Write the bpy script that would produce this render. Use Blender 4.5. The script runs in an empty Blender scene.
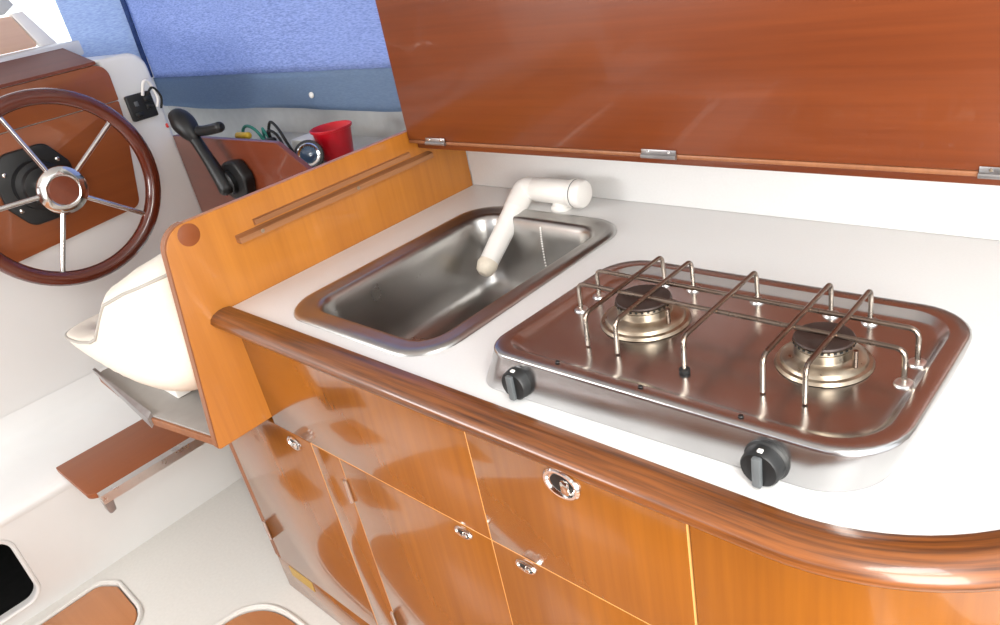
import bpy, bmesh, math, random
from mathutils import Vector, Matrix
random.seed(4)
PI = math.pi
COL = bpy.context.scene.collection

# ------------------------------------------------------------------ helpers
def V(*a): return Vector(a)

def root_loc(o):
    l = Vector((0, 0, 0))
    while o is not None:
        l += o.location; o = o.parent
    return l

def link(name, me, mat, parent=None, loc=None, angle=35):
    """mesh given in world coordinates; origin moved to loc (or the parent's origin)"""
    if isinstance(me, bmesh.types.BMesh):
        m2 = bpy.data.meshes.new(name); bmesh.ops.recalc_face_normals(me, faces=me.faces); me.to_mesh(m2); me.free(); me = m2
    me.name = name
    base = root_loc(parent) if parent else Vector((0, 0, 0))
    off = Vector(loc) if loc is not None else base
    me.transform(Matrix.Translation(-off))
    o = bpy.data.objects.new(name, me); COL.objects.link(o)
    o.location = off - base
    if parent: o.parent = parent
    if mat is not None:
        me.materials.clear(); me.materials.append(mat)
    me.shade_smooth()
    me.set_sharp_from_angle(angle=math.radians(angle))
    return o

def tag(o, label=None, cat=None, group=None, kind=None):
    if label: o['label'] = label
    if cat: o['category'] = cat
    if group: o['group'] = group
    if kind: o['kind'] = kind
    return o

def thing(name, label, cat, loc, group=None):
    o = bpy.data.objects.new(name, None); o.empty_display_size = .05
    COL.objects.link(o); o.location = loc
    return tag(o, label, cat, group)

def bm_merge(*bms):
    out = bmesh.new()
    for b in bms:
        me = bpy.data.meshes.new('t'); b.to_mesh(me); b.free(); out.from_mesh(me); bpy.data.meshes.remove(me)
    return out

def box(x0, x1, y0, y1, z0, z1, bev=0.002, seg=2):
    bm = bmesh.new()
    bmesh.ops.create_cube(bm, size=1)
    for v in bm.verts:
        v.co = Vector(((x0+x1)/2 + v.co.x*(x1-x0), (y0+y1)/2 + v.co.y*(y1-y0), (z0+z1)/2 + v.co.z*(z1-z0)))
    if bev > 0:
        bmesh.ops.bevel(bm, geom=bm.edges[:], offset=min(bev, .45*min(x1-x0, y1-y0, z1-z0)), segments=seg, profile=.5, affect='EDGES')
    return bm

def rpoly(pts, n=6):
    """pts: (u, v, radius) -> list of 2-D points with rounded corners"""
    out = []; N = len(pts)
    for i in range(N):
        p = Vector(pts[i][:2]); r = pts[i][2] if len(pts[i]) > 2 else 0
        a = Vector(pts[i-1][:2]); b = Vector(pts[(i+1) % N][:2])
        if r <= 0: out.append((p.x, p.y)); continue
        d1 = (a-p).normalized(); d2 = (b-p).normalized()
        ang = d1.angle(d2); t = min(r/math.tan(ang/2), .49*(a-p).length, .49*(b-p).length)
        r = t*math.tan(ang/2)
        bis = (d1+d2).normalized(); c = p + bis*(r/math.sin(ang/2))
        s = p+d1*t-c; e = p+d2*t-c
        tot = s.angle_signed(e) if s.length > 0 else 0
        for k in range(n+1):
            q = s.copy(); q.rotate(Matrix.Rotation(-tot*k/n, 2)); out.append((c.x+q.x, c.y+q.y))
    return out

def rrect(u0, u1, v0, v1, r, n=8):
    return rpoly([(u0, v0, r), (u1, v0, r), (u1, v1, r), (u0, v1, r)], n)

def extr(loops, plane, a, b, bev=0.0, seg=2):
    """fill 2-D loops (first outer, others holes) and extrude along the plane's normal from a to b"""
    cu = bpy.data.curves.new('c', 'CURVE'); cu.dimensions = '2D'; cu.fill_mode = 'BOTH'
    for L in loops:
        sp = cu.splines.new('POLY'); sp.points.add(len(L)-1); sp.use_cyclic_u = True
        for p, q in zip(sp.points, L): p.co = (q[0], q[1], 0, 1)
    t = abs(b-a)
    cu.extrude = t/2 - bev; cu.bevel_depth = bev; cu.bevel_resolution = seg; cu.offset = -bev
    o = bpy.data.objects.new('c', cu); COL.objects.link(o)
    dg = bpy.context.evaluated_depsgraph_get(); dg.update()
    me = bpy.data.meshes.new_from_object(o.evaluated_get(dg))
    bpy.data.objects.remove(o); bpy.data.curves.remove(cu)
    m = (a+b)/2
    M = {'XY': Matrix(((1,0,0,0),(0,1,0,0),(0,0,1,m),(0,0,0,1))),
         'XZ': Matrix(((1,0,0,0),(0,0,-1,m),(0,1,0,0),(0,0,0,1))),
         'YZ': Matrix(((0,0,1,m),(1,0,0,0),(0,1,0,0),(0,0,0,1)))}[plane]
    me.transform(M)
    bm = bmesh.new(); bm.from_mesh(me); bpy.data.meshes.remove(me)
    bmesh.ops.remove_doubles(bm, verts=bm.verts, dist=1e-6)
    return bm

def smooth_path(pts, r, n=5):
    """round the inner corners of a 3-D polyline"""
    out = [Vector(pts[0])]
    for i in range(1, len(pts)-1):
        p = Vector(pts[i]); a = Vector(pts[i-1])-p; b = Vector(pts[i+1])-p
        t = min(r, .45*a.length, .45*b.length); s = p+a.normalized()*t; e = p+b.normalized()*t
        for k in range(n+1):
            f = k/n; out.append(s*(1-f)**2 + p*2*f*(1-f) + e*f*f)
    out.append(Vector(pts[-1])); return out

def catmull(pts, n=6, closed=False):
    P = [Vector(p) for p in pts]; out = []; N = len(P)
    for i in range(N if closed else N-1):
        if closed: a, b, c, d = P[i-1], P[i], P[(i+1) % N], P[(i+2) % N]
        else: a, b, c, d = P[max(i-1, 0)], P[i], P[i+1], P[min(i+2, N-1)]
        for k in range(n):
            t = k/n
            out.append(.5*((2*b)+(c-a)*t+(2*a-5*b+4*c-d)*t*t+(3*b-a-3*c+d)*t**3))
    if not closed: out.append(P[-1])
    return out

def frames(pts, closed, up=None):
    N = len(pts); T = []
    for i in range(N):
        if closed: t = pts[(i+1) % N]-pts[i-1]
        else: t = pts[min(i+1, N-1)]-pts[max(i-1, 0)]
        T.append(t.normalized())
    ref = Vector(up) if up else (Vector((0, 0, 1)) if abs(T[0].z) < .9 else Vector((1, 0, 0)))
    nrm = (ref - T[0]*ref.dot(T[0])).normalized(); F = []
    for t in T:
        if up: nrm = (Vector(up) - t*Vector(up).dot(t)).normalized()
        else: nrm = (nrm - t*nrm.dot(t)).normalized()
        F.append((t, nrm, t.cross(nrm)))
    return F

def tube(pts, r, closed=False, k=10, caps=True, rad=None, dome=False):
    pts = [Vector(p) for p in pts]; F = frames(pts, closed); bm = bmesh.new(); rings = []
    uv = bm.loops.layers.uv.new('UVMap'); L = [0]
    for i in range(1, len(pts)): L.append(L[-1]+(pts[i]-pts[i-1]).length)
    for i, (p, (t, n, b)) in enumerate(zip(pts, F)):
        rr = rad[i] if rad else r
        rings.append([bm.verts.new(p + (n*math.cos(2*PI*j/k)+b*math.sin(2*PI*j/k))*rr) for j in range(k)])
    N = len(rings)
    for i in range(N if closed else N-1):
        A, B = rings[i], rings[(i+1) % N]
        for j in range(k):
            f = bm.faces.new((A[j], A[(j+1) % k], B[(j+1) % k], B[j]))
            l1 = L[i+1] if i+1 < N else L[-1]+.01
            for lp, q in zip(f.loops, ((L[i], j), (L[i], j+1), (l1, j+1), (l1, j))): lp[uv].uv = (q[0], q[1]/k*2*PI*r)
    if caps and not closed:
        for ring, (t, n, b), s, p in ((rings[0], F[0], -1, pts[0]), (rings[-1], F[-1], 1, pts[-1])):
            if dome:
                rr = (rad[0] if s < 0 else rad[-1]) if rad else r
                prev = ring
                for q in (30, 60):
                    c, h = math.cos(math.radians(q)), math.sin(math.radians(q))
                    nx = [bm.verts.new(p + (n*math.cos(2*PI*j/k)+b*math.sin(2*PI*j/k))*rr*c + t*s*rr*h*.8) for j in range(k)]
                    for j in range(k): bm.faces.new((prev[j], prev[(j+1) % k], nx[(j+1) % k], nx[j]))
                    prev = nx
                bm.faces.new(prev)
            else: bm.faces.new(ring)
    return bm

def sweep(pts, prof, closed_prof=True):
    """sweep a profile (out, z) along a horizontal path; out = right-hand side of travel"""
    pts = [Vector(p) for p in pts]; bm = bmesh.new(); uv = bm.loops.layers.uv.new('UVMap'); rings = []; L = [0]
    for i in range(1, len(pts)): L.append(L[-1]+(pts[i]-pts[i-1]).length)
    S = [0]
    for i in range(1, len(prof)+1):
        a, b = prof[i-1], prof[i % len(prof)]; S.append(S[-1]+math.hypot(a[0]-b[0], a[1]-b[1]))
    for i, p in enumerate(pts):
        t = (pts[min(i+1, len(pts)-1)]-pts[max(i-1, 0)]).normalized(); o = Vector((t.y, -t.x, 0))
        rings.append([bm.verts.new(p+o*q[0]+Vector((0, 0, q[1]))) for q in prof])
    k = len(prof)
    for i in range(len(pts)-1):
        for j in range(k):
            f = bm.faces.new((rings[i][j], rings[i][(j+1) % k], rings[i+1][(j+1) % k], rings[i+1][j]))
            for lp, q in zip(f.loops, ((i, j), (i, j+1), (i+1, j+1), (i+1, j))): lp[uv].uv = (L[q[0]], S[q[1]])
    bm.faces.new(rings[0]); bm.faces.new(rings[-1])
    return bm

def loft(rings, cap0=False, cap1=False, closed=True):
    bm = bmesh.new(); R = [[bm.verts.new(p) for p in r] for r in rings]; k = len(R[0])
    for A, B in zip(R, R[1:]):
        for j in range(k if closed else k-1): bm.faces.new((A[j], A[(j+1) % k], B[(j+1) % k], B[j]))
    if cap0: bm.faces.new(R[0])
    if cap1: bm.faces.new(R[-1])
    return bm

def lathe(prof, origin, axis=(0, 0, 1), k=32, sx=1, cap0=True, cap1=True):
    """prof: (radius, height along axis)"""
    z = Vector(axis).normalized(); x = z.orthogonal().normalized() if abs(z.z) < .99 else Vector((1, 0, 0)); y = z.cross(x)
    o = Vector(origin); rings = []
    for r, h in prof:
        rings.append([o + z*h + (x*math.cos(2*PI*j/k) + y*math.sin(2*PI*j/k)*sx)*max(r, 1e-4) for j in range(k)])
    return loft(rings, cap0, cap1)

def ring3(loop, z): return [Vector((u, v, z)) for u, v in loop]

# ------------------------------------------------------------------ materials
def S(r, g, b):
    f = lambda c: ((c/255+.055)/1.055)**2.4 if c/255 > .04045 else c/255/12.92
    return (f(r), f(g), f(b), 1)

def mat(name, col, rough=.5, metal=0, coat=0, noise=None, bump=0, spec=.5, sss=0, coat_rough=.08):
    m = bpy.data.materials.new(name); m.use_nodes = True; nt = m.node_tree; b = nt.nodes['Principled BSDF']
    b.inputs['Base Color'].default_value = col; b.inputs['Roughness'].default_value = rough; b.inputs['Metallic'].default_value = metal
    b.inputs['Coat Weight'].default_value = coat; b.inputs['Coat Roughness'].default_value = coat_rough
    b.inputs['Specular IOR Level'].default_value = spec
    tc = nt.nodes.new('ShaderNodeTexCoord')
    sc, amt, ramt = noise if noise else (40, .04, .04)
    n = nt.nodes.new('ShaderNodeTexNoise'); n.inputs['Scale'].default_value = sc; n.inputs['Detail'].default_value = 6
    nt.links.new(tc.outputs['Object'], n.inputs['Vector'])
    hs = nt.nodes.new('ShaderNodeMapRange'); hs.inputs['From Min'].default_value = .3; hs.inputs['From Max'].default_value = .7
    hs.inputs['To Min'].default_value = 1-amt; hs.inputs['To Max'].default_value = 1+amt
    nt.links.new(n.outputs['Fac'], hs.inputs['Value'])
    mx = nt.nodes.new('ShaderNodeMix'); mx.data_type = 'RGBA'; mx.blend_type = 'MULTIPLY'; mx.inputs['Factor'].default_value = 1
    mx.inputs[6].default_value = col; nt.links.new(hs.outputs[0], mx.inputs[7]); nt.links.new(mx.outputs[2], b.inputs['Base Color'])
    rr = nt.nodes.new('ShaderNodeMapRange'); rr.inputs['From Min'].default_value = .3; rr.inputs['From Max'].default_value = .7
    rr.inputs['To Min'].default_value = max(0, rough-ramt); rr.inputs['To Max'].default_value = rough+ramt
    nt.links.new(n.outputs['Fac'], rr.inputs['Value']); nt.links.new(rr.outputs[0], b.inputs['Roughness'])
    if bump:
        bp = nt.nodes.new('ShaderNodeBump'); bp.inputs['Strength'].default_value = bump; bp.inputs['Distance'].default_value = .002
        nt.links.new(n.outputs['Fac'], bp.inputs['Height']); nt.links.new(bp.outputs[0], b.inputs['Normal'])
    return m

def wood(name, dark, light, axis='X', rough=.3, coat=.35, scale=1.0, contrast=1.0, uv=False, spots=None):
    m = bpy.data.materials.new(name); m.use_nodes = True; nt = m.node_tree; b = nt.nodes['Principled BSDF']
    b.inputs['Roughness'].default_value = rough; b.inputs['Coat Weight'].default_value = coat; b.inputs['Coat Roughness'].default_value = .06
    tc = nt.nodes.new('ShaderNodeTexCoord'); mp = nt.nodes.new('ShaderNodeMapping')
    s = [70*scale]*3; s['XYZ'.index(axis)] = 2.2*scale
    mp.inputs['Scale'].default_value = s
    nt.links.new(tc.outputs['UV' if uv else 'Object'], mp.inputs['Vector'])
    n1 = nt.nodes.new('ShaderNodeTexNoise'); n1.inputs['Scale'].default_value = 1; n1.inputs['Detail'].default_value = 5; n1.inputs['Roughness'].default_value = .6
    nt.links.new(mp.outputs[0], n1.inputs['Vector'])
    mp2 = nt.nodes.new('ShaderNodeMapping'); s2 = [9*scale]*3; s2['XYZ'.index(axis)] = .7*scale; mp2.inputs['Scale'].default_value = s2
    nt.links.new(tc.outputs['UV' if uv else 'Object'], mp2.inputs['Vector'])
    n2 = nt.nodes.new('ShaderNodeTexNoise'); n2.inputs['Scale'].default_value = 1; n2.inputs['Detail'].default_value = 3
    nt.links.new(mp2.outputs[0], n2.inputs['Vector'])
    ad = nt.nodes.new('ShaderNodeMath'); ad.operation = 'MULTIPLY_ADD'; ad.inputs[1].default_value = .6*contrast
    nt.links.new(n1.outputs['Fac'], ad.inputs[0])
    m2 = nt.nodes.new('ShaderNodeMath'); m2.operation = 'MULTIPLY_ADD'; m2.inputs[1].default_value = .5; m2.inputs[2].default_value = .25-.3*contrast-.05
    nt.links.new(n2.outputs['Fac'], m2.inputs[0]); nt.links.new(m2.outputs[0], ad.inputs[2])
    rp = nt.nodes.new('ShaderNodeValToRGB'); rp.color_ramp.elements[0].position = .12; rp.color_ramp.elements[1].position = .62
    rp.color_ramp.elements[0].color = dark; rp.color_ramp.elements[1].color = light
    nt.links.new(ad.outputs[0], rp.inputs['Fac']); nt.links.new(rp.outputs['Color'], b.inputs['Base Color'])
    bp = nt.nodes.new('ShaderNodeBump'); bp.inputs['Strength'].default_value = .05; bp.inputs['Distance'].default_value = .001
    nt.links.new(n1.outputs['Fac'], bp.inputs['Height']); nt.links.new(bp.outputs[0], b.inputs['Normal'])
    return m

def fabric(name, col, trans=.5, scale=260, c=1.0):
    m = bpy.data.materials.new(name); m.use_nodes = True; nt = m.node_tree; nt.nodes.clear()
    out = nt.nodes.new('ShaderNodeOutputMaterial'); d = nt.nodes.new('ShaderNodeBsdfDiffuse'); t = nt.nodes.new('ShaderNodeBsdfTranslucent')
    mx = nt.nodes.new('ShaderNodeMixShader'); mx.inputs[0].default_value = trans
    tc = nt.nodes.new('ShaderNodeTexCoord'); mp = nt.nodes.new('ShaderNodeMapping'); mp.inputs['Scale'].default_value = (.25, .25, 1.6)
    n = nt.nodes.new('ShaderNodeTexNoise'); n.inputs['Scale'].default_value = scale; n.inputs['Detail'].default_value = 3
    nt.links.new(tc.outputs['Object'], mp.inputs[0]); nt.links.new(mp.outputs[0], n.inputs['Vector'])
    rp = nt.nodes.new('ShaderNodeValToRGB'); rp.color_ramp.elements[0].position = .3; rp.color_ramp.elements[1].position = .7
    rp.color_ramp.elements[0].color = (col[0]*(1-.2*c), col[1]*(1-.18*c), col[2]*(1-.14*c), 1); rp.color_ramp.elements[1].color = (min(1, col[0]*(1+.2*c)), min(1, col[1]*(1+.18*c)), min(1, col[2]*(1+.12*c)), 1)
    nt.links.new(n.outputs['Fac'], rp.inputs[0])
    for s in (d, t): nt.links.new(rp.outputs[0], s.inputs['Color'])
    nt.links.new(d.outputs[0], mx.inputs[1]); nt.links.new(t.outputs[0], mx.inputs[2]); nt.links.new(mx.outputs[0], out.inputs[0])
    return m

M = {
 'laminate': mat('white_laminate', S(222, 222, 221), .32, noise=(300, .015, .03)),
 'gelcoat': mat('white_gelcoat', S(224, 224, 222), .35, noise=(6, .02, .05), coat=.1),
 'floor': mat('floor_gelcoat', S(214, 212, 206), .42, noise=(120, .03, .06), bump=.08),
 'wood_panel': wood('cherry_panel', S(150, 86, 26), S(194, 124, 46), 'Z', .34, .25, 1.0, .8),
 'wood_front': wood('cherry_front', S(108, 58, 14), S(146, 87, 24), 'Z', .2, .75, 1.0, .8),
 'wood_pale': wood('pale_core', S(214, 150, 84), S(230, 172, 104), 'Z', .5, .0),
 'wood_lid': wood('mahogany_lid', S(88, 37, 13), S(119, 57, 23), 'X', .3, .25, 1.3, 1.0),
 'wood_trim': wood('iroko_edging', S(48, 22, 9), S(126, 72, 30), 'X', .3, .4, 3.0, 2.2, uv=True),
 'wood_rim': wood('varnished_rim', S(66, 24, 14), S(100, 40, 22), 'X', .2, .8, 1.0, .8, uv=True),
 'wood_dash': wood('dash_panel', S(122, 62, 30), S(150, 82, 42), 'Y', .3, .4, .8, .7),
 'wood_dark': wood('dark_mahogany', S(98, 44, 24), S(122, 58, 34), 'X', .3, .4, 1.0, .8),
 'wood_matt': wood('matt_mahogany', S(98, 44, 28), S(116, 56, 38), 'Y', .65, 0, .8, .6),
 'wood_step': wood('step_board', S(122, 62, 26), S(144, 78, 36), 'Y', .45, .1, .8, .6),
 'wood_hatch': wood('hatch_board', S(160, 100, 58), S(186, 124, 78), 'X', .4, .2, .8, .7),
 'wood_edge': wood('plywood_edge', S(106, 62, 36), S(150, 96, 60), 'Z', .5, .1, 1.0, .9),
 'wood_rail': wood('raw_batten', S(112, 68, 38), S(172, 118, 76), 'Y', .5, .05, 1.2, 1.3),
 'wood_tan': wood('tan_panel', S(214, 172, 146), S(232, 196, 170), 'Y', .5, .1, .8, .7),
 'steel': mat('brushed_steel', (.56, .54, .51, 1), .27, 1, noise=(90, .05, .03)),
 'steel_sink': mat('sink_steel', (.43, .42, .405, 1), .3, 1, noise=(14, .05, .03)),
 'steel_tray': mat('stained_steel', (.47, .465, .465, 1), .23, 1, noise=(12, .08, .03)),
 'chrome': mat('polished_chrome', (.75, .74, .72, 1), .1, 1, noise=(60, .03, .03)),
 'wire': mat('heat_tinted_wire', (.46, .40, .34, 1), .28, 1, noise=(30, .25, .08)),
 'brass': mat('burner_brass', (.40, .33, .25, 1), .34, 1, noise=(50, .2, .08)),
 'burner_cap': mat('burnt_enamel', S(64, 52, 48), .45, .3, noise=(80, .25, .1)),
 'black': mat('black_plastic', S(17, 18, 19), .45, noise=(60, .1, .05)),
 'black_rubber': mat('black_rubber', S(18, 18, 18), .6),
 'dark_grey': mat('grey_plastic', S(88, 92, 94), .4),
 'pvc': mat('white_pvc', S(236, 233, 228), .35, noise=(30, .015, .05)),
 'pvc_old': mat('yellowed_pvc', S(226, 216, 198), .45, noise=(120, .06, .05)),
 'vinyl': mat('cream_vinyl', S(226, 218, 204), .42, noise=(220, .02, .05), bump=.04),
 'piping': mat('grey_piping', S(172, 168, 160), .45),
 'grey_shelf': mat('grey_shelf_top', S(150, 146, 142), .4, noise=(40, .06, .06)),
 'grey_metal': mat('grey_metal', (.34, .33, .33, 1), .35, .9, noise=(50, .1, .06)),
 'alu': mat('aluminium', (.7, .7, .7, 1), .3, 1),
 'red': mat('red_plastic', S(190, 14, 30), .35, noise=(30, .05, .05)),
 'red_button': mat('red_button', S(200, 30, 24), .4),
 'green': mat('green_cable', S(34, 120, 104), .5),
 'yellow': mat('yellow_plug', S(206, 170, 50), .5),
 'white_matt': mat('white_cardboard', S(222, 222, 216), .7),
 'void': mat('cavity_shade', S(10, 10, 10), .9),  # near-black: shade inside the locker opening put into the colour
 'tag': mat('aged_label', S(176, 146, 78), .6, noise=(200, .2, .05)),
 'glass_lens': mat('blue_lens', S(60, 84, 110), .08, 0, .8),
 'grey_hull': mat('hull_lining', S(196, 196, 192), .6, noise=(30, .05, .05)),
 'curtain': fabric('blue_curtain', (.37, .445, .68), .6, 260, 1.3),
 'curtain_backlit': fabric('backlit_blue_curtain', (.62, .72, .95), .7),  # backlight put into a lighter copy of the curtain colour
 'seam': fabric('blue_seam', (.05, .08, .20), .2, 90),
 'hem': fabric('blue_hem', (.26, .36, .52), .45, 260, .4),
}
g = bpy.data.materials.new('window_glass'); g.use_nodes = True
nt = g.node_tree; nt.nodes.clear(); o_ = nt.nodes.new('ShaderNodeOutputMaterial'); tr = nt.nodes.new('ShaderNodeBsdfTransparent')
gl = nt.nodes.new('ShaderNodeBsdfGlossy'); gl.inputs['Roughness'].default_value = .02; fr = nt.nodes.new('ShaderNodeFresnel'); mxs = nt.nodes.new('ShaderNodeMixShader')
nt.links.new(fr.outputs[0], mxs.inputs[0]); nt.links.new(tr.outputs[0], mxs.inputs[1]); nt.links.new(gl.outputs[0], mxs.inputs[2]); nt.links.new(mxs.outputs[0], o_.inputs[0])
M['glass'] = g

# soot-browned tops of the pot rest wires
nt = M['wire'].node_tree; b_ = nt.nodes['Principled BSDF']; tcw = nt.nodes.new('ShaderNodeTexCoord'); sx = nt.nodes.new('ShaderNodeSeparateXYZ')
nt.links.new(tcw.outputs['Object'], sx.inputs[0]); mrw = nt.nodes.new('ShaderNodeMapRange')
mrw.inputs['From Min'].default_value = .030; mrw.inputs['From Max'].default_value = .038
nt.links.new(sx.outputs['Z'], mrw.inputs['Value']); mxw = nt.nodes.new('ShaderNodeMix'); mxw.data_type = 'RGBA'
src = b_.inputs['Base Color'].links[0].from_socket
nt.links.new(mrw.outputs[0], mxw.inputs['Factor']); nt.links.new(src, mxw.inputs[6]); mxw.inputs[7].default_value = (.20, .155, .125, 1)
nt.links.new(mxw.outputs[2], b_.inputs['Base Color'])

CZ = .90        # worktop height
FZ = .05        # cabin sole height
def arc(cx, cy, r, a0, a1, n=20): return [(cx+r*math.cos(math.radians(a0+(a1-a0)*i/n)), cy+r*math.sin(math.radians(a0+(a1-a0)*i/n))) for i in range(n+1)]
ARC = arc(.98, .21, .21, -90, 0)          # rounded outer corner of the galley

# ------------------------------------------------------------------ setting
def struct(name, bm, m, **k):
    o = link(name, bm, m, **k); o['kind'] = 'structure'; return o

floor_outline = [(-.81, -1.9), (1.7, -1.9), (1.7, .8), (-.81, .8)]
H1 = rpoly([(-.765, -.30, .03), (-.715, -.268, .03), (-.53, -.272, .09), (-.42, -.62, .06), (-.765, -.62, .05)])
H2 = [(p.x, p.y) for p in catmull([V(-.335, -.20, 0), V(-.322, -.125, 0), V(-.28, -.078, 0), V(-.215, -.058, 0), V(-.12, -.055, 0)], 6)] + rpoly([(1.5, -.055, .06), (1.5, -1.3, .06), (-.335, -1.3, .06)])  # unseen right end lengthened to bring wood tone into cabinet reflections
def grow(L, d):
    cx = sum(p[0] for p in L)/len(L); cy = sum(p[1] for p in L)/len(L)
    return [(p[0]+d*math.copysign(1, p[0]-cx), p[1]+d*math.copysign(1, p[1]-cy)) for p in L]
fl = extr([floor_outline, H1, H2], 'XY', FZ-.03, FZ)
struct('floor', fl, M['floor'])
struct('floor_base', box(-.81, 1.7, -1.9, .8, FZ-.06, FZ-.031, 0), M['floor'])
def lip(L):
    P = [Vector((p[0], p[1], FZ)) for p in L]
    return tube(P, .006, closed=True, k=8)
for L in (grow(H1, .006), grow(H2, .006)): struct('trim_1', lip(L), M['floor'])

# riser beneath the helm platform with the dark locker opening at its left end
riser = extr([[(-1.9, FZ), (.8, FZ), (.8, .33), (-1.9, .33)], rrect(-.95, -.415, .095, .292, .035)], 'YZ', -.83, -.81)
struct('wall_riser', riser, M['gelcoat'])
struct('trim_2', tube([Vector((-.809, p[0], p[1])) for p in rrect(-.955, -.41, .09, .297, .04)], .006, closed=True, k=8), M['gelcoat'])
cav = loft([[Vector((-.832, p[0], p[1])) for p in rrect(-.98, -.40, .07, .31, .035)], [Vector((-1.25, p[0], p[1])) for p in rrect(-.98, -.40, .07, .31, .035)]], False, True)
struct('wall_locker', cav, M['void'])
# platform with a soft front edge, sweeping up into the console foot
prof = [(-.815, .31), (-.808, .325), (-.809, .338), (-.816, .348), (-.83, .354), (-.9, .355), (-1.0, .356), (-1.045, .362), (-1.075, .38), (-1.092, .41), (-1.1, .46)]
struct('floor_helm', loft([[Vector((x, -1.9, z)) for x, z in prof], [Vector((x, .478, z)) for x, z in prof]], closed=False), M['gelcoat'])

# hull side with window opening, side shelf
win = rrect(-1.87, -.12, 1.135, 1.85, .03)
struct('wall_hull', extr([[(-2.1, 0), (1.7, 0), (1.7, 1.95), (-2.1, 1.95)], win], 'XZ', .83, .85), M['grey_hull'])
struct('window_1', extr([win], 'XZ', .838, .842), M['glass'])
struct('wall_shelf', box(-1.12, -.022, .487, .828, .905, .925, .003), M['grey_hull'])
struct('wall_front', extr([[(-1.9, 0), (.83, 0), (.83, 1.95), (-1.9, 1.95)], rpoly([(-1.5, 1.31, .02), (.36, 1.31, .02), (.40, 1.31, .02), (.80, 1.22, .02), (.80, 1.85, .02), (-1.5, 1.85, .05)])], 'YZ', -1.93, -1.905), M['gelcoat'])
struct('window_2', box(-1.92, -1.915, -1.5, .80, 1.22, 1.85, 0), M['glass'])
struct('wall_port', extr([[(-2.1, 0), (1.7, 0), (1.7, 1.95), (-2.1, 1.95)], rrect(-1.7, -.2, 1.1, 1.75, .08), rrect(0, 1.4, 1.1, 1.75, .08)], 'XZ', -1.92, -1.9), M['wood_dark'])  # dark wood on this unseen side, added to darken cabinet reflections and fill
struct('wall_aft', extr([[(-1.92, 0), (.85, 0), (.85, 1.95), (-1.92, 1.95)], rrect(-1.35, .25, .35, 1.9, .05)], 'YZ', 1.7, 1.72), M['grey_hull'])
struct('ceiling', box(-2.1, 1.35, -1.9, .85, 1.95, 1.99, 0), M['gelcoat'])

# ------------------------------------------------------------------ worktop
wt = thing('worktop', 'white laminate worktop holding the sink and hob, with rounded brown wood edging', 'worktop', (.5, .3, CZ))
outl = [(.001, .002), (.98, .002)] + ARC[1:-1] + [(1.19, .21), (1.19, .64), (.001, .64)]
link('surface', extr([outl, rrect(.137, .463, .050, .502, .05)], 'XY', CZ-.03, CZ), M['laminate'], wt)
prof = [(-.002, -.003), (-.002, .003), (.009, .0055), (.020, .005), (.031, .0015), (.038, -.0045), (.0405, -.011), (.037, -.018), (.030, -.025), (.021, -.031), (.010, -.034), (-.002, -.034)]
path = [(.0006, 0, CZ)] + [(.98*t/12, 0, CZ) for t in range(1, 12)] + [(p[0], p[1], CZ) for p in ARC] + [(1.19, .21+.41*t/5, CZ) for t in range(1, 6)]
tag(link('edging', sweep(path, prof), M['wood_trim'], wt, angle=50), 'dark varnished wood edging')

bs = tag(link('backsplash', extr([[(.001, CZ+.0005), (1.3, CZ+.0005), (1.3, 1.02), (.001, 1.02)]], 'XZ', .621, .64, .001), M['laminate'], loc=(.65, .63, CZ)), 'white laminate upstand strip along the back of the worktop', 'backsplash')

# ------------------------------------------------------------------ base cabinets
def latch(parent, x, z, w=.026, h=.017, name='latch'):
    """oval chrome push latch with a recessed dark cup and a thumb button"""
    o = link(name, lathe([(w, 0), (w, .002), (w*.92, .0042), (w*.80, .0042), (w*.74, .001), (w*.6, .0002)], (x, -.0005, z), (0, -1, 0), 28, 1, True, True), M['chrome'], parent)
    # squash to an oval about its centre
    c = root_loc(parent); cz = z - c.z
    for v in o.data.vertices: v.co.z = cz + (v.co.z-cz)*h/w
    cup = lathe([(w*.62, 0), (w*.62, .0008)], (x, -.0012, z), (0, -1, 0), 24); 
    b = link('cup', cup, M['black'], o); cb = root_loc(o)
    for v in b.data.vertices: v.co.z = (z-cb.z) + (v.co.z-(z-cb.z))*h/w
    link('thumb_button', box(x+w*.05, x+w*.5, -.0075, -.001, z-h*.5, z+h*.45, .003), M['chrome'], o)
    return o

def front(name, x0, x1, z0, z1, parent, y0=0, t=.016, m='wood_front'):
    return link(name, box(x0, x1, y0, y0+t, z0, z1, .0010), M[m], parent)

def hinge(x, z, parent, h=.05):
    return link('hinge', tube([(x, -.002, z-h/2), (x, -.002, z+h/2)], .0035, k=10), M['alu'], parent)

# far-left low locker
c1 = thing('base_cabinet', 'low wooden locker under the helm seat shelf, leftmost of the galley cabinets', 'cabinet', (-.08, .2, FZ))
link('body', box(-.285, .119, .018, .5, FZ+.002, .652, .004), M['wood_front'], c1)
d = front('door', -.262, .119, .158, .651, c1)
latch(d, .060, .630, .022, .014)
hinge(-.265, .25, d, .055)
link('stile', box(-.287, -.2645, .0, .017, .158, .651, .003), M['wood_edge'], c1)
pl = link('plinth', box(-.287, .119, .002, .017, FZ+.002, .154, .002), M['wood_front'], c1)
tag(link('label_plate', box(-.236, -.14, .0005, .0025, .117, .148, .0005), M['tag'], c1), 'small yellowed label strip')

c2 = thing('base_cabinet', 'wooden cabinet below the sink with a wide drawer front over a hinged door', 'cabinet', (.34, .2, FZ))
link('body', box(.1215, .566, .0165, .6, FZ+.002, .71, .002), M['wood_pale'], c2)
front('drawer_front', .0015, .5645, .6525, .859, c2)
front('filler_panel', .122, .2045, .06, .6505, c2)
d = front('door', .2065, .5645, .06, .6505, c2)
latch(d, .508, .638, .018, .009)
hinge(.2045, .58, d); hinge(.2045, .25, d)

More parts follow.
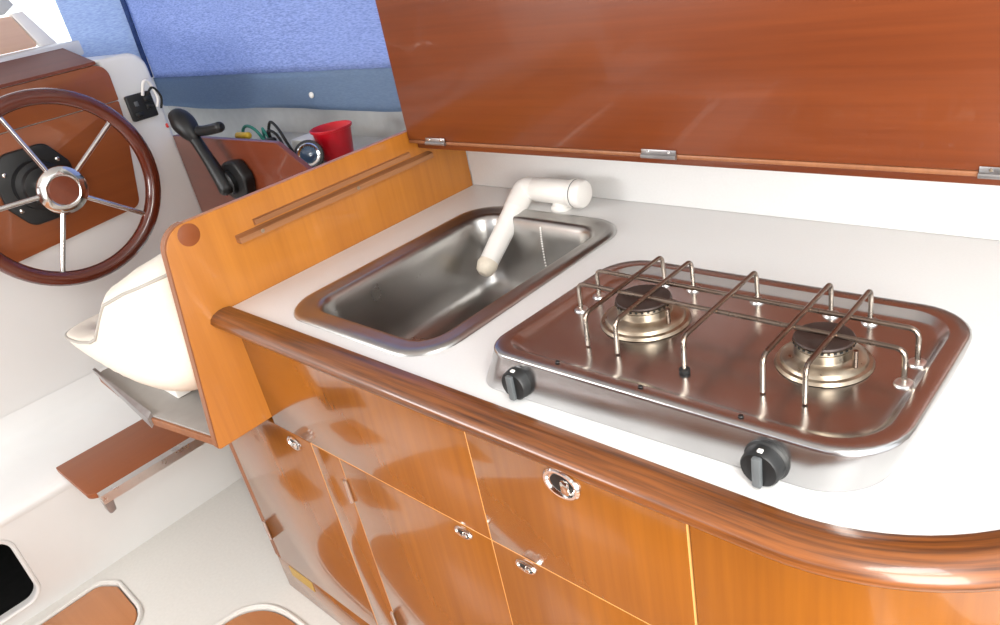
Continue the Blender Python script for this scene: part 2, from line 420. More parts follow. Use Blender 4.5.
c3 = thing('base_cabinet', 'wooden cabinet below the hob with a chrome latch high on its drawer', 'cabinet', (.72, .2, FZ))
link('body', box(.567, .882, .0165, .6, FZ+.002, .857, .002), M['wood_pale'], c3)
d = front('drawer_front', .5665, .8815, .6525, .859, c3)
latch(d, .722, .822, .027, .0205)
d = front('door', .5665, .8815, .06, .6505, c3)
latch(d, .628, .638, .018, .009)

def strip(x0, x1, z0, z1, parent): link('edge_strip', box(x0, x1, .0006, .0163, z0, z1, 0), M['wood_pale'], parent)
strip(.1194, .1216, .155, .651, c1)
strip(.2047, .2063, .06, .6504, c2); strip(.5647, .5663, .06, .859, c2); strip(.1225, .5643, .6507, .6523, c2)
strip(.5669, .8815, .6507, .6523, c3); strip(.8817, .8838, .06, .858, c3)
c4 = thing('base_cabinet', 'curved wooden end cabinet under the rounded worktop corner', 'cabinet', (1.05, .3, FZ))
e_out = [(.8865, .0), (.98, .0)] + ARC[1:-1] + [(1.19, .21), (1.19, .62), (.8865, .62)]
link('body', extr([e_out], 'XY', FZ+.002, .858, .001), M['wood_front'], c4)

# ------------------------------------------------------------------ divider panel beside the sink
dv = thing('divider_panel', 'upright varnished wood panel between the sink and helm seat, rounded top corner', 'panel', (-.009, .25, .665))
dpoly = rpoly([(-.110, .667, .004), (-.058, 1.066, .045), (.62, 1.066, .0), (.62, .667, .0)], 8)
link('board', extr([dpoly], 'YZ', -.0165, 0, .0008), M['wood_panel'], dv)
epath = [Vector((-.00825, p[0]-.001, p[1]+.0005)) for p in dpoly if p[1] > .668 and p[0] < .619] 
ed = loft([[p+V(-.0088, .001, -.001), p+V(-.0088, -.0012, .0012), p+V(.0072, -.0012, .0012), p+V(.0072, .001, -.001)] for p in epath], True, True)
tag(link('edge_band', ed, M['wood_edge'], dv), 'dark edge band')
b1 = link('support_batten', extr([[(.0005, 1.000), (.014, .9995), (.014, 1.009), (.0005, 1.013)]], 'XZ', .055, .515, 0), M['wood_rail'], dv)
tag(b1, 'rough pale wood batten')
link('support_batten', extr([[(.0005, 1.0175), (.007, 1.0175), (.007, 1.026), (.0005, 1.0275)]], 'XZ', .095, .462, 0), M['wood_rail'], dv)
for y in (.10, .315): link('screw', lathe([(.0035, 0), (.0035, .001), (.001, .0012)], (.0138, y, 1.0055), (1, 0, .15), 12), M['brass'], b1)
link('wood_plug', lathe([(.019, 0), (.019, .0006), (.0185, .0008)], (.0, -.018, 1.045), (1, 0, 0), 28), M['wood_step'], dv)

# ------------------------------------------------------------------ raised lid over the galley
ld = thing('hinged_flap', 'large reddish brown wooden flap standing upright behind the sink and hob', 'flap', (.62, .47, 1.043))
link('board', box(.002, 1.28, .470, .488, 1.0505, 1.56, .002), M['wood_lid'], ld)
link('lit_bottom_edge', box(.002, 1.28, .4695, .4885, 1.0435, 1.0503, .002), M['wood_edge'], ld)  # lighter wood stands in for the highlight on the lower bevel
link('hinge_shelf', box(.002, 1.28, .490, .640, 1.0265, 1.0430, .002), M['wood_lid'], ld)
for x, w in ((.085, .055), (.585, .06), (1.035, .06)):
    h = link('hinge', bm_merge(tube([(x-w/2, .467, 1.0465), (x+w/2, .467, 1.0465)], .0035, k=10), box(x-w/2, x+w/2, .4675, .4693, 1.047, 1.057, .0004)), M['grey_metal'], ld)
    for q in (-.3, .3): link('screw', lathe([(.0025, 0), (.002, .0008)], (x+q*w, .4674, 1.0535), (0, -1, 0), 10), M['chrome'], h)

# ------------------------------------------------------------------ sink
sk = thing('sink', 'rectangular stainless steel sink set in the worktop under the white tap', 'sink', (.3, .28, CZ))
def sr(x0, x1, y0, y1, r, z): return ring3(rrect(x0, x1, y0, y1, r, 8), z)
X0, X1, Y0, Y1 = .116, .484, .026, .526
def off(d, r, z): return sr(X0+d, X1-d, Y0+d, Y1-d, r, z)
rings = [off(0, .07, CZ+.0004), off(.001, .07, CZ+.003), off(.004, .068, CZ+.0055), off(.010, .064, CZ+.0062), off(.020, .056, CZ+.0040), off(.030, .05, CZ+.0026), off(.036, .046, CZ+.0022), off(.040, .045, CZ-.001), off(.043, .044, CZ-.008),
         off(.046, .044, CZ-.03), off(.052, .046, CZ-.10), off(.056, .048, CZ-.125), off(.064, .05, CZ-.14), off(.078, .05, CZ-.149), off(.10, .045, CZ-.152), off(.14, .02, CZ-.153)]
link('bowl', loft(rings, False, True), M['steel_sink'], sk, angle=60)
link('drain', bm_merge(lathe([(.024, 0), (.024, .0025), (.019, .003), (.016, .0012), (.004, .001)], (.3, .36, CZ-.1528), (0, 0, 1), 28)), M['chrome'], sk)
CHAIN = [(.308, .4825, CZ-.009), (.309, .4785, CZ-.035), (.314, .4725, CZ-.07), (.320, .466, CZ-.11), (.322, .44, CZ-.146)]
ch = bmesh.new(); cp = catmull(CHAIN, 7)
for i, p in enumerate(cp):
    bmesh.ops.create_icosphere(ch, subdivisions=1, radius=.0021, matrix=Matrix.Translation(p))
link('plug_chain', ch, M['pvc'], sk)

# ------------------------------------------------------------------ folding tap
tp = thing('tap', 'white plastic folding tap with its spout bent down into the sink', 'tap', (.30, .55, CZ))
AX = .9345
link('foot', lathe([(.021, 0.0006), (.021, .006), (.017, .010), (.016, .03)], (.305, .555, CZ), (0, 0, 1), 24), M['pvc'], tp)
link('barrel', lathe([(.0225, 0), (.0235, .002), (.0235, .088), (.0225, .090)], (.245, .555, AX), (1, 0, 0), 28), M['pvc'], tp)
link('collar', lathe([(.0255, 0), (.027, .0015), (.027, .0055), (.0255, .007)], (.3355, .555, AX), (1, 0, 0), 28), M['pvc'], tp)
link('seal_ring', lathe([(.0245, 0), (.0262, .0008), (.0245, .0016)], (.3428, .555, AX), (1, 0, 0), 28), M['dark_grey'], tp)
link('end_cap', lathe([(.0258, 0), (.0265, .002), (.0265, .014), (.024, .0185), (.019, .0205), (.004, .0215)], (.3448, .555, AX), (1, 0, 0), 28), M['pvc'], tp)
EL = V(.218, .555, AX); TIP = V(.222, .416, .836); dr = (TIP-EL).normalized()
link('elbow', tube(smooth_path([V(.2445, .555, AX), EL, EL+dr*.05], .032, 8), .0228, k=24), M['pvc'], tp, angle=60)
spt = link('spout', tube([EL+dr*.0495, EL+dr*.06, TIP], .020, k=24, rad=[.0222, .0212, .0188]), M['pvc'], tp)
tag(link('nozzle', tube([TIP, TIP+dr*.006, TIP+dr*.014], .02, k=24, rad=[.0195, .0205, .0185], dome=True), M['pvc_old'], spt), 'yellowed spout end')

# ------------------------------------------------------------------ gas hob
hb = thing('gas_hob', 'stainless steel two burner gas hob with wire pot rest and black knobs', 'hob', (.82, .18, CZ))
HX0, HX1, HY0, HY1 = .597, 1.054, .040, .325
def hr(d, r, z, b=0):
    # b: 0 at the rim, 1 at the foot (the walls flare out a little towards the front and left)
    k = r/.055
    c = [(.592-.018*b+d, .034-.008*b+d, .036*k), (1.054-.014*b-d, .040+.001*b+d, .064*k), (1.055-.012*b-d, .325+.006*b-d, .056*k), (.604-.018*b+d, .322+.006*b-d, .058*k)]
    return ring3(rpoly(c, 8), z)
TZ = .9405
rings = [hr(0, .055, CZ+.0006, 1), hr(0, .055, CZ+.010, .8), hr(0, .055, .925, .4), hr(0, .055, .945), hr(.0003, .055, .9485), hr(.0015, .055, .9502), hr(.004, .053, .951), hr(.017, .045, .9508), hr(.019, .044, .950), hr(.024, .042, .944), hr(.028, .04, .942), hr(.036, .038, TZ+.0003), hr(.050, .034, TZ), hr(.075, .03, TZ-.0004)]
link('tray', loft(rings, False, True), M['steel_tray'], hb, angle=60)
BX = ((.726, .19, 1.0), (.943, .186, .87))
def sc_(prof, k): return [(r*k, h) for r, h in prof]
for bx_, by_, bk_ in BX:
    bn = link('burner', lathe(sc_([(.055, .0003), (.053, .0035), (.049, .0045), (.0475, .0075), (.0465, .0085), (.039, .0115), (.0345, .0125), (.0335, .0135), (.0325, .022), (.031, .0225)], bk_), (bx_, by_, TZ), (0, 0, 1), 48), M['brass'], hb)
    cr = link('burner_crown', lathe(sc_([(.0285, 0.0225), (.0335, .0235), (.0335, .0272), (.031, .028), (.012, .028)], bk_), (bx_, by_, TZ), (0, 0, 1), 48), M['brass'], bn)
    slots = bmesh.new()
    for k in range(30):
        a = 2*PI*k/30
        bmesh.ops.create_cube(slots, size=1, matrix=Matrix.Translation((bx_+.0336*bk_*math.cos(a), by_+.0336*bk_*math.sin(a), TZ+.0262)) @ Matrix.Rotation(a, 4, 'Z') @ Matrix.Diagonal((.0016, .0028, .002, 1)))
    link('flame_slots', slots, M['black'], bn)
    link('burner_cap', lathe(sc_([(.033, .0282), (.0338, .0295), (.0325, .031), (.012, .0322), (.008, .0318), (.0005, .0322)], bk_), (bx_, by_, TZ), (0, 0, 1), 48), M['burner_cap'], bn)
    th = link('thermocouple', tube([(bx_+.0405*bk_, by_-.012, TZ+.010), (bx_+.0405*bk_, by_-.012, TZ+.029)], .0026, k=10), M['wire'], bn)
gr = thing('pot_rest', None, None, (.83, .2, TZ)); gr.parent = hb; gr.location = V(.83, .2, TZ) - hb.location
for k in ('label', 'category'):
    if k in gr: del gr[k]
GZ = .9795; WR = .0027
for y in (.178, .218):
    pts = smooth_path([(.637, y, TZ+.0015), (.638, y, GZ), (1.021, y, GZ), (1.022, y, TZ+.0015)], .010)
    link('rail_wire', tube(pts, WR, k=10), M['wire'], gr)
for x in (.699, .741, .827, .914, .956):
    pts = smooth_path([(x, .108, TZ+.0015), (x, .110, GZ+.003), (x, .279, GZ+.003), (x, .281, TZ+.0015)], .010)
    link('cross_wire', tube(pts, WR, k=10), M['wire'], gr)
for (x, y) in [(.637, .178), (.637, .218), (1.022, .178), (1.022, .218)] + [(x, .281) for x in (.699, .741, .827, .914, .956)]:
    link('socket', lathe([(.0095, 0), (.0085, .0025), (.006, .0035), (.003, .0036)], (x, y, TZ), (0, 0, 1), 20), M['alu'], hb)
link('rubber_foot', lathe([(.006, 0), (.006, .004), (.0035, .005)], (.827, .108, TZ), (0, 0, 1), 16), M['black_rubber'], hb)
for kx in (.650, .950):
    kb = link('knob', lathe([(.0215, 0), (.0215, .003), (.0195, .005), (.0185, .017), (.017, .0188), (.004, .019)], (kx, HY0-.0005, .9205), (0, -1, 0), 32), M['black'], hb)
    link('grip', box(kx-.0045, kx+.0045, HY0-.025, HY0-.0187, .9205-.0165, .9205+.0165, .002), M['dark_grey'], kb)
    link('marker', box(kx-.0025, kx+.0025, HY0-.0165, HY0-.012, .9205+.0175, .9205+.0202, .0008), M['pvc'], kb)
for k in range(3):
    link('screw', lathe([(.0028, 0), (.0022, .001)], (.70+.11*k, HY0+.010, .9518), (0, 0, 1), 12), M['black'], hb)

# ------------------------------------------------------------------ helm seat and its shelf
sh = thing('seat_shelf', 'grey topped wooden shelf jutting out beneath the cream helm seat', 'shelf', (-.3, .1, .655))
spoly = rpoly([(-.56, -.118, .012), (-.24, -.134, .02), (-.022, -.098, 0), (-.022, .40, 0), (-.56, .40, .03)])
link('board', extr([spoly], 'XY', .6535, .670, .001), M['wood_edge'], sh)
link('top_sheet', extr([grow(spoly, -.004)], 'XY', .6702, .6745, .001), M['grey_shelf'], sh)
tag(link('metal_flange', loft([[V(-.572, -.112, .672), V(-.572, -.118, .672), V(-.572, -.118, .682), V(-.572, -.112, .682)],
     [V(-.235, -.128, .660), V(-.235, -.139, .650), V(-.235, -.139, .672), V(-.235, -.128, .682)]], True, True), M['grey_metal'], sh), 'grey metal flange')

st = thing('helm_chair', 'cream vinyl bucket chair on the grey shelf behind the divider panel', 'chair', (-.32, .1, .676))
def sst(a, b, x):
    t = max(0, min(1, (x-a)/(b-a))); return t*t*(3-2*t)
def lerp_tab(tab, x):
    if x <= tab[0][0]: return tab[0][1]
    for (a, b), (c, d_) in zip(tab, tab[1:]):
        if x <= c: return b+(d_-b)*(x-a)/(c-a)
    return tab[-1][1]
SCX, SCY, SAX, SAY = -.337, .090, .312, .232
HT = [(-.66, .768), (-.60, .775), (-.45, .800), (-.36, .822), (-.318, .845), (-.295, .885), (-.27, .912), (-.17, .945), (-.05, .975), (0, .975)]
INS = [(.690, .105), (.700, .075), (.712, .048), (.73, .026), (.75, .010), (.77, .001), (.79, 0), (.84, .006), (.90, .026), (.95, .05), (1.0, .078)]
NTH = 160
def plan(th, ins):
    c, s = math.cos(th), math.sin(th); e = 2/6.5
    return (SCX + (SAX-ins)*math.copysign(abs(c)**e, c), SCY + (SAY-ins)*math.copysign(abs(s)**e, s))
rows = []
NV = 16
def column(th):
    x0, y0 = plan(th, .02); H = lerp_tab(HT, x0)
    col_ = []
    for v in range(NV+1):
        zb = .690 + .035*sst(-.36, -.05, x0)
        z = zb + (H-.006-zb)*v/NV
        x, y = plan(th, lerp_tab(INS, z - (zb-.69)*(1-v/NV))); col_.append(V(x, y, z))
    i0 = lerp_tab(INS, H-.006); thick = .06+.03*sst(.80, .9, H); crown = .010+.016*sst(.79, .88, H)
    for q in range(1, 8):
        a = PI*q/8
        x, y = plan(th, i0 + thick*(1-math.cos(a))/2); col_.append(V(x, y, H-.006+crown*math.sin(a)))
    for z in (H-.02, (H-.02+.745)/2, .745):
        x, y = plan(th, i0+thick+.002*1); col_.append(V(x, y, min(z, H-.006)))
    return col_
fine = [2*PI*k/4000 for k in range(4001)]; cum = [0.0]
for a, b in zip(fine, fine[1:]):
    p, q = plan(a, .02), plan(b, .02); cum.append(cum[-1] + math.hypot(p[0]-q[0], p[1]-q[1]))
TH = []; k = 0
for j in range(NTH):          # evenly spaced along the seat's outline
    while cum[k+1] < cum[-1]*j/NTH: k += 1
    TH.append(fine[k])
cols = [column(th) for th in TH]
rings = [[cols[j][i] for j in range(NTH)] for i in range(len(cols[0]))]
link('shell', loft(rings, True, False), M['vinyl'], st, angle=70)
pip = [cols[j][NV] + V(0, 0, .0) for j in range(NTH)]
link('piping', tube(pip, .0035, closed=True, k=8), M['piping'], st)
cush = [[V(*plan(th, d), z) for th in TH] for d, z in ((.075, .745), (.063, .76), (.066, .775), (.085, .785), (.15, .79))]
link('cushion', loft(cush, True, True), M['vinyl'], st, angle=70)
for y in (-.070, .17): link('seat_slide', box(-.44, -.24, y, y+.03, .675, .70, .003), M['pvc'], st)
for x in (-.15, -.11): link('bolt', lathe([(.008, 0), (.008, .006), (.004, .007), (.004, .014)], (x, -.045, .6755), (0, 0, 1), 6), M['chrome'], st)

# ------------------------------------------------------------------ fold-down step board
sb = thing('step_board', 'brown wooden step board with a metal rail, on the white ledge below the helm seat', 'step', (-.72, -.05, .357))
link('board', extr([rpoly([(-.853, -.243, .004), (-.622, -.238, .03), (-.622, .16, .0), (-.853, .16, .0)])], 'XY', .3565, .371, .001), M['wood_step'], sb)
rl = link('support_rail', extr([[(-.640, .3475), (-.596, .3475), (-.596, .3725), (-.6205, .3725), (-.6205, .3555), (-.640, .3555)]], 'XZ', -.222, .15, 0), M['alu'], sb)
link('bracket', extr([rpoly([(-.222, .346, .0), (-.200, .346, 0), (-.203, .318, .006), (-.220, .312, .006)])], 'YZ', -.625, -.600, .0005), M['grey_metal'], sb)

# ------------------------------------------------------------------ floor hatches
tag(link('floor_hatch', extr([grow(H1, -.003)], 'XY', FZ-.030, FZ-.001, .002), M['wood_hatch'], loc=(-.64, -.45, FZ-.03)), 'wooden floor panel set in the white floor just below the white riser', 'hatch')
tag(link('floor_hatch', extr([grow(H2, -.003)], 'XY', FZ-.030, FZ-.001, .002), M['wood_hatch'], loc=(-.05, -.33, FZ-.03)), 'rounded wooden floor panel beside the foot of the leftmost cabinet', 'hatch')

# ------------------------------------------------------------------ helm console
hc = thing('helm_console', 'white helm console with brown wooden dashboard behind the steering wheel', 'console', (-1.3, 0, .36))
link('body', extr([rpoly([(-1.4, .36, 0), (.478, .36, 0), (.478, 1.272, .05), (.352, 1.272, .012), (.345, 1.235, 0), (-1.4, 1.235, .0)])], 'YZ', -1.62, -1.102, .012, 4), M['gelcoat'], hc)
link('lower_dash', extr([rpoly([(-.55, .79, .02), (-.101, .836, .0), (.30, .866, .03), (.352, 1.10, .0), (.357, 1.158, .004), (-.55, 1.158, .0)])], 'YZ', -1.1015, -1.090, .001), M['wood_dash'], hc)
link('upper_dash', extr([rpoly([(-.55, 1.1605, 0), (.358, 1.1605, .004), (.362, 1.262, .035), (-.55, 1.262, .0)])], 'YZ', -1.1015, -1.088, .002), M['wood_dash'], hc)
dt = [V(-1.084, -.55, 1.2635), V(-1.084, .335, 1.2635), V(-1.60, .44, 1.297), V(-1.60, -.55, 1.297)]
link('dash_top', loft([dt, [p+V(0, 0, .008) for p in dt]], True, True), M['wood_matt'], hc)
link('sill', box(-1.86, -1.601, -.6, .50, 1.272, 1.318, .006), M['gelcoat'], hc)
link('stud', lathe([(.012, 0), (.012, .008), (.009, .011)], (-1.60, .135, 1.295), (.7, 0, .7), 14), M['black'], hc)
# windscreen surround seen above the dashboard
wp = thing('windscreen_post', 'pale tan wood and white post below the bright windscreen', 'post', (-1.87, .25, 1.318))
link('wood_face', extr([rpoly([(-.4, 1.319, 0), (.458, 1.319, .01), (.412, 1.428, .01), (-.4, 1.44, 0)])], 'YZ', -1.90, -1.872, .002), M['wood_tan'], wp)
fr_ = [(.413, 1.435), (.462, 1.319), (.50, 1.30), (.525, 1.302), (.452, 1.435)]
link('frame_strip', extr([fr_], 'YZ', -1.902, -1.866, .002), M['pvc'], wp)
link('visor', extr([[(-.5, 1.441), (.40, 1.436), (.44, 1.46), (.41, 1.53), (-.5, 1.56)]], 'YZ', -1.90, -1.885, .002), M['grey_hull'], wp)
link('latch_hole', lathe([(.016, 0), (.016, .004), (.010, .005)], (-1.871, .315, 1.365), (1, 0, 0), 16), M['black'], wp)

# steering wheel
wh = thing('steering_wheel', 'five spoke steering wheel with varnished wooden rim and chrome hub', 'steering wheel', (-.90, .071, 1.014))
WC = V(-.90, .071, 1.014); WRAD = .226
rp = [WC + V(0, WRAD*math.cos(2*PI*k/72), WRAD*math.sin(2*PI*k/72)) for k in range(72)]
link('rim', tube(rp, .0195, closed=True, k=16), M['wood_rim'], wh)
for a in (106, 34.5, -38, -113, 178):
    a_ = math.radians(a); dirv = V(0, math.cos(a_), math.sin(a_))
    link('spoke', tube([WC+dirv*.05+V(.006, 0, 0), WC+dirv*.12+V(.003, 0, 0), WC+dirv*(WRAD-.012)], .0065, k=12), M['chrome'], wh)
link('hub', lathe([(.026, -.166), (.026, -.008), (.056, -.004), (.060, .004), (.059, .011), (.052, .016), (.040, .018), (.036, .016)], WC, (1, 0, 0), 40), M['chrome'], wh)
tag(link('hub_cap', lathe([(.036, .0162), (.034, .019), (.004, .020)], WC, (1, 0, 0), 32), M['wood_dark'], wh), 'brown hub centre')
mb = [(WC.y+p[0], WC.z+p[1]) for p in rpoly([(-.095, -.035, .03), (-.055, -.098, .03), (.055, -.098, .03), (.095, -.035, .03), (.095, .035, .03), (.055, .098, .03), (-.055, .098, .03), (-.095, .035, .03)], 5)]
wb = link('mount', bm_merge(extr([mb], 'YZ', -1.0895, -1.072, .004), lathe([(.066, 0), (.064, .03), (.052, .036), (.048, .05), (.03, .052)], V(-1.0725, WC.y, WC.z), (1, 0, 0), 36)), M['black'], wh)
for a in (35, 145, 215, 325):
    a_ = math.radians(a); link('bolt', lathe([(.006, 0), (.006, .003), (.003, .0045)], V(-1.0722, WC.y+.082*math.cos(a_), WC.z+.085*math.sin(a_)), (1, 0, 0), 12), M['chrome'], wb)

# black socket plate on the console edge
sp_ = thing('socket_plate', 'black square socket plate with looped cables on the white console edge', 'socket', (-1.098, .41, 1.125))
def yz_rot(y0, y1, z0, z1, r, ang, c):
    out = []
    for p in rrect(y0, y1, z0, z1, r, 4):
        a = math.radians(ang); out.append((c[0]+p[0]*math.cos(a)-p[1]*math.sin(a), c[1]+p[0]*math.sin(a)+p[1]*math.cos(a)))
    return out
pc = (.413, 1.127)
link('plate', extr([yz_rot(-.037, .037, -.036, .036, .005, 0, pc)], 'YZ', -1.1015, -1.086, .002), M['black'], sp_)
for y, z in ((.021, .017), (.021, -.004), (-.017, -.02)): link('switch', box(-1.0862, -1.080, pc[0]+y-.011, pc[0]+y+.011, pc[1]+z-.007, pc[1]+z+.007, .002), M['black'], sp_)
tag(link('button', box(-1.0862, -1.0835, pc[0]-.02, pc[0]-.008, pc[1]+.004, pc[1]+.017, .001), M['dark_grey'], sp_), 'small grey square button')
link('cable', tube(catmull([(-1.085, .425, 1.155), (-1.07, .435, 1.19), (-1.075, .452, 1.185), (-1.08, .462, 1.14), (-1.083, .452, 1.115)], 8), .0045, k=8), M['pvc'], sp_)
link('cable', tube(catmull([(-1.085, .435, 1.15), (-1.075, .455, 1.17), (-1.075, .470, 1.14), (-1.083, .462, 1.108)], 8), .0035, k=8), M['black_rubber'], sp_)

# ------------------------------------------------------------------ side panel, throttle and clutter on the side shelf
spn = tag(link('side_panel', extr([rpoly([(-1.098, .66, 0), (-1.098, 1.022, .0), (-.52, 1.024, .05), (-.40, .958, .04), (-.34, .86, 0), (-.34, .66, 0)])], 'XZ', .470, .485, .001), M['wood_dark'], loc=(-.7, .478, .66)), 'dark brown side panel with sloping end, behind the black throttle lever', 'panel')
tl = thing('throttle_lever', 'black throttle lever with a bent grip on the dark side panel', 'lever', (-.74, .47, .93))
link('mount', bm_merge(extr([rpoly([(-.815, .862, .03), (-.70, .862, .03), (-.675, .93, .03), (-.71, .975, .03), (-.79, .965, .03)])], 'XZ', .436, .4695, .008, 3), lathe([(.032, 0), (.032, .014), (.026, .018), (.004, .019)], (-.752, .4365, .915), (0, -1, 0), 24)), M['black'], tl)
link('arm', tube(catmull([(-.748, .415, .905), (-.775, .412, .965), (-.810, .412, 1.02), (-.842, .412, 1.065), (-.862, .412, 1.088)], 6), .014, k=14, dome=True, rad=[.024-.008*math.sin(PI*k/24) for k in range(25)]), M['black'], tl)
link('grip', tube(catmull([(-.825, .412, 1.045), (-.85, .412, 1.075), (-.878, .412, 1.098), (-.905, .415, 1.098)], 6), .024, k=16, dome=True, rad=[.018+.014*math.sin(PI*min(1, i/15)) for i in range(19)]), M['black'], tl)
link('side_grip', tube(catmull([(-.845, .418, 1.062), (-.80, .43, 1.058), (-.755, .44, 1.062), (-.728, .445, 1.066)], 4), .014, k=12, dome=True), M['black'], tl)
tag(link('button', lathe([(.006, 0), (.006, .005), (.003, .007)], V(-.925, .398, 1.080), (-.4, -1, 0), 14), M['red_button'], tl), 'small red button')
tag(link('trim_button', lathe([(.006, 0), (.006, .005), (.003, .007)], V(-.805, .436, .877), (-.2, -1, -.2), 14), M['red_button'], tl), 'small red button at the lever foot')

bk = thing('bucket', 'small red plastic bucket standing on the side shelf under the blue curtain', 'bucket', (-.504, .63, .926))
bo = (-.504, .63, .926)
link('body', lathe([(.001, 0), (.037, 0), (.040, .003), (.0515, .088), (.053, .091), (.0555, .091), (.0555, .085), (.054, .084), (.0515, .0895), (.0495, .088), (.037, .006), (.001, .005)], bo, (0, 0, 1), 40, 1, False, False), M['red'], bk, angle=50)
link('rim_lip', tube([V(bo[0]+.0545*math.cos(2*PI*k/40), bo[1]+.0545*math.sin(2*PI*k/40), bo[2]+.0895) for k in range(40)], .0022, closed=True, k=8), M['red'], bk)
bx2 = tag(link('box', bm_merge(box(-.645, -.545, .585, .66, .9255, .990, .003)), M['white_matt'], loc=(-.62, .64, .9255)), 'white box on the side shelf beside the red bucket', 'box')
fl_ = thing('torch', 'black round torch with silver rimmed lens between white box and red bucket', 'torch', (-.50, .545, .926))
fc = V(-.488, .535, .972); fa = V(.75, -.55, .25).normalized()
link('barrel', lathe([(.026, -.036), (.034, -.032), (.036, 0), (.038, .006), (.036, .014), (.030, .015)], fc, fa, 28), M['black'], fl_)
link('bezel', lathe([(.024, .0152), (.030, .018), (.027, .022), (.022, .020), (.021, .0155)], fc, fa, 28), M['chrome'], fl_)
link('lens', lathe([(.021, .0155), (.018, .018), (.004, .020)], fc, fa, 24), M['glass_lens'], fl_)
gc = thing('cable_bundle', 'green cable loop with a yellow plug on the side shelf behind the throttle', 'cable', (-.80, .58, .926))
link('cable', tube(catmull([(-.90, .60, .93), (-.88, .58, 1.0), (-.83, .57, 1.028), (-.78, .57, 1.015), (-.75, .58, .96), (-.74, .60, .93)], 8), .0045, k=8), M['green'], gc)
link('cable', tube(catmull([(-.85, .62, .93), (-.80, .60, 1.005), (-.755, .58, 1.01), (-.735, .60, .93)], 8), .004, k=8), M['green'], gc)
tag(link('plug', tube([(-.865, .555, 1.004), (-.805, .555, 1.006)], .010, k=12, dome=True), M['yellow'], gc), 'yellow plug')
tag(link('plug', tube([(-.855, .565, .93), (-.84, .560, 1.0)], .007, k=12, dome=True), M['white_matt'], gc), 'white cable end')
kc = thing('cable_bundle', 'black cable loops rising from the side shelf left of the white box', 'cable', (-.65, .58, .926))
link('cable', tube(catmull([(-.72, .60, .93), (-.715, .57, 1.0), (-.675, .56, 1.045), (-.645, .56, 1.03), (-.62, .56, .99), (-.60, .57, .93)], 8), .004, k=8), M['black_rubber'], kc)
link('cable', tube(catmull([(-.715, .58, .93), (-.712, .57, .98), (-.70, .56, 1.02), (-.665, .565, 1.005), (-.645, .57, .93)], 8), .004, k=8), M['black_rubber'], kc)
link('plug', tube([(-.705, .55, .995), (-.665, .55, 1.0)], .008, k=12, dome=True), M['black'], kc)

# ------------------------------------------------------------------ curtains
def drape(x0, x1, z0, z1, y, amp, nx=110, nz=26, axis='X', ph=0):
    bm = bmesh.new(); G = []
    for i in range(nx+1):
        row = []
        for j in range(nz+1):
            u = x0+(x1-x0)*i/nx; z = z0+(z1-z0)*j/nz
            w = amp*(math.sin(u*9+ph)+.5*math.sin(u*23+1+z*2)+.3*math.sin(u*41+z*5))*(1-.35*(z-z0)/(z1-z0))
            sag = .004*math.sin(u*7+2) if j == 0 else 0
            row.append(bm.verts.new((u, y+w, z+sag) if axis == 'X' else (y+w, u, z+sag)))
        G.append(row)
    for i in range(nx):
        for j in range(nz): bm.faces.new((G[i][j], G[i+1][j], G[i+1][j+1], G[i][j+1]))
    return bm
def thick(o, t):
    md = o.modifiers.new('thickness', 'SOLIDIFY'); md.thickness = t; md.offset = 0
cu = thing('curtain', 'blue fabric curtain across the side window above the red bucket', 'curtain', (-.9, .8, 1.016))
o = link('fabric', drape(-1.845, -.10, 1.118, 1.86, .795, .003), M['curtain'], cu); thick(o, .0015)
o = tag(link('hem', drape(-1.845, -.10, 1.014, 1.125, .790, .003, nz=6), M['hem'], cu), 'darker blue bottom band'); thick(o, .003)
link('snap_button', lathe([(.009, 0), (.009, .003), (.006, .005)], V(-.79, .784, 1.058), (0.2, -1, .1), 18), M['pvc'], cu)
cf = thing('curtain', 'backlit blue curtain at the front window corner, beside the bright windscreen', 'curtain', (-1.86, .68, 1.26))
o = link('fabric', drape(.565, .80, 1.20, 1.86, -1.855, .003, nx=30, axis='Y'), M['curtain_backlit'], cf); thick(o, .0015)
link('corner_seam', tube([(-1.838, .779, 1.13), (-1.838, .784, 1.45), (-1.838, .786, 1.85)], .009, k=10), M['seam'], cf)

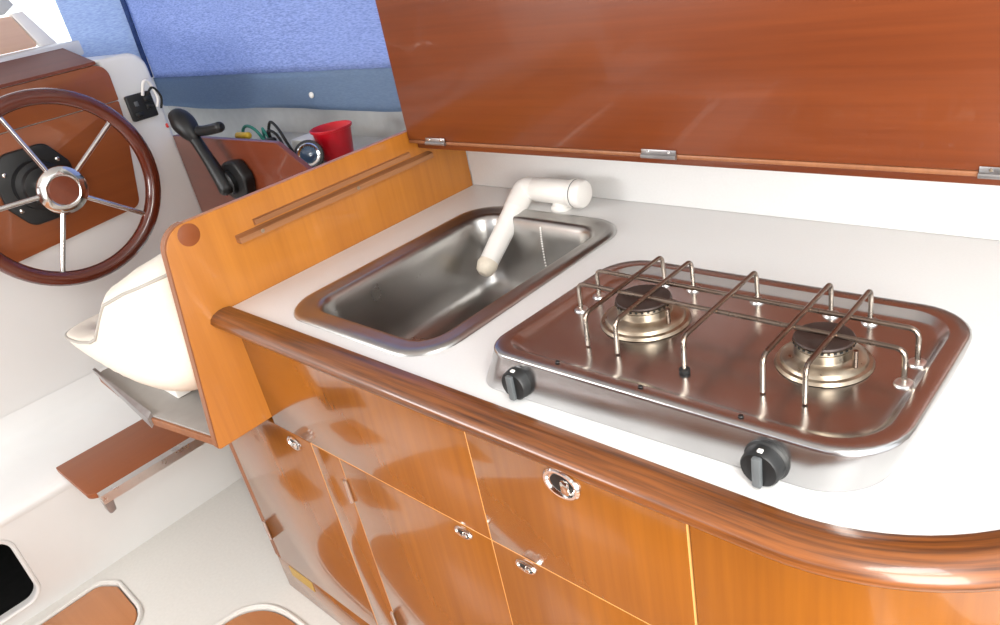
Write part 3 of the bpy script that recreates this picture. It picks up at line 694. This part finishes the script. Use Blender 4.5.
# ------------------------------------------------------------------ light
def area(name, loc, target, sx, sy, power, col=(1, 1, 1)):
    l = bpy.data.lights.new(name, 'AREA'); l.shape = 'RECTANGLE'; l.size = sx; l.size_y = sy; l.energy = power; l.color = col
    o = bpy.data.objects.new(name, l); COL.objects.link(o); o.location = loc
    o.rotation_euler = (Vector(target)-Vector(loc)).to_track_quat('-Z', 'Y').to_euler(); return o
area('overhead_fill', (1.55, -.62, 2.15), (1.0, 0, .9), .7, .7, 30, (1, .985, .96))  # added overhead lamp, placed high to light the worktop more than the flap
area('port_window_daylight', (-.9, -2.0, 1.5), (-.7, 0, .5), 1.6, .6, 48, (1, .99, .98))
area('companionway_daylight', (1.76, -.75, 1.15), (1.05, .0, .75), .5, .9, 28, (1, .96, .88))
sun = bpy.data.lights.new('sun', 'SUN'); sun.energy = 4.5; sun.angle = .05
so = bpy.data.objects.new('sun', sun); COL.objects.link(so); so.rotation_euler = (-Vector((-.25, .85, .5))).to_track_quat('-Z', 'Y').to_euler()

w = bpy.data.worlds.new('world'); bpy.context.scene.world = w; w.use_nodes = True
w.node_tree.nodes['Background'].inputs[0].default_value = (.92, .96, 1, 1); w.node_tree.nodes['Background'].inputs[1].default_value = 2.2

# ------------------------------------------------------------------ camera
R = ((0.7295661131600693, 0.6596780790451784, -0.18043868364564294), (0.18742200200924053, -0.44658319848210115, -0.8748922447915204), (-0.6577281198879651, 0.604473555137659, -0.4494501545754357))
cam = bpy.data.cameras.new('camera'); cam.sensor_width = 36; cam.lens = 750.277/1000*36; cam.clip_start = .01
co = bpy.data.objects.new('camera', cam); COL.objects.link(co)
m = Matrix.Identity(4)
for i in range(3):
    m[i][0] = R[0][i]; m[i][1] = -R[1][i]; m[i][2] = -R[2][i]
m[0][3], m[1][3], m[2][3] = 1.19908291, -0.4795393, 1.39273679
co.matrix_world = m
sc = bpy.context.scene; sc.camera = co
sc.view_settings.view_transform = 'Standard'; sc.view_settings.look = 'None'; sc.view_settings.gamma = 1; sc.view_settings.exposure = -.06
try: sc.view_settings.use_curve_mapping = False
except Exception: pass
sc.cycles.max_bounces = 10; sc.cycles.diffuse_bounces = 6; sc.cycles.glossy_bounces = 5
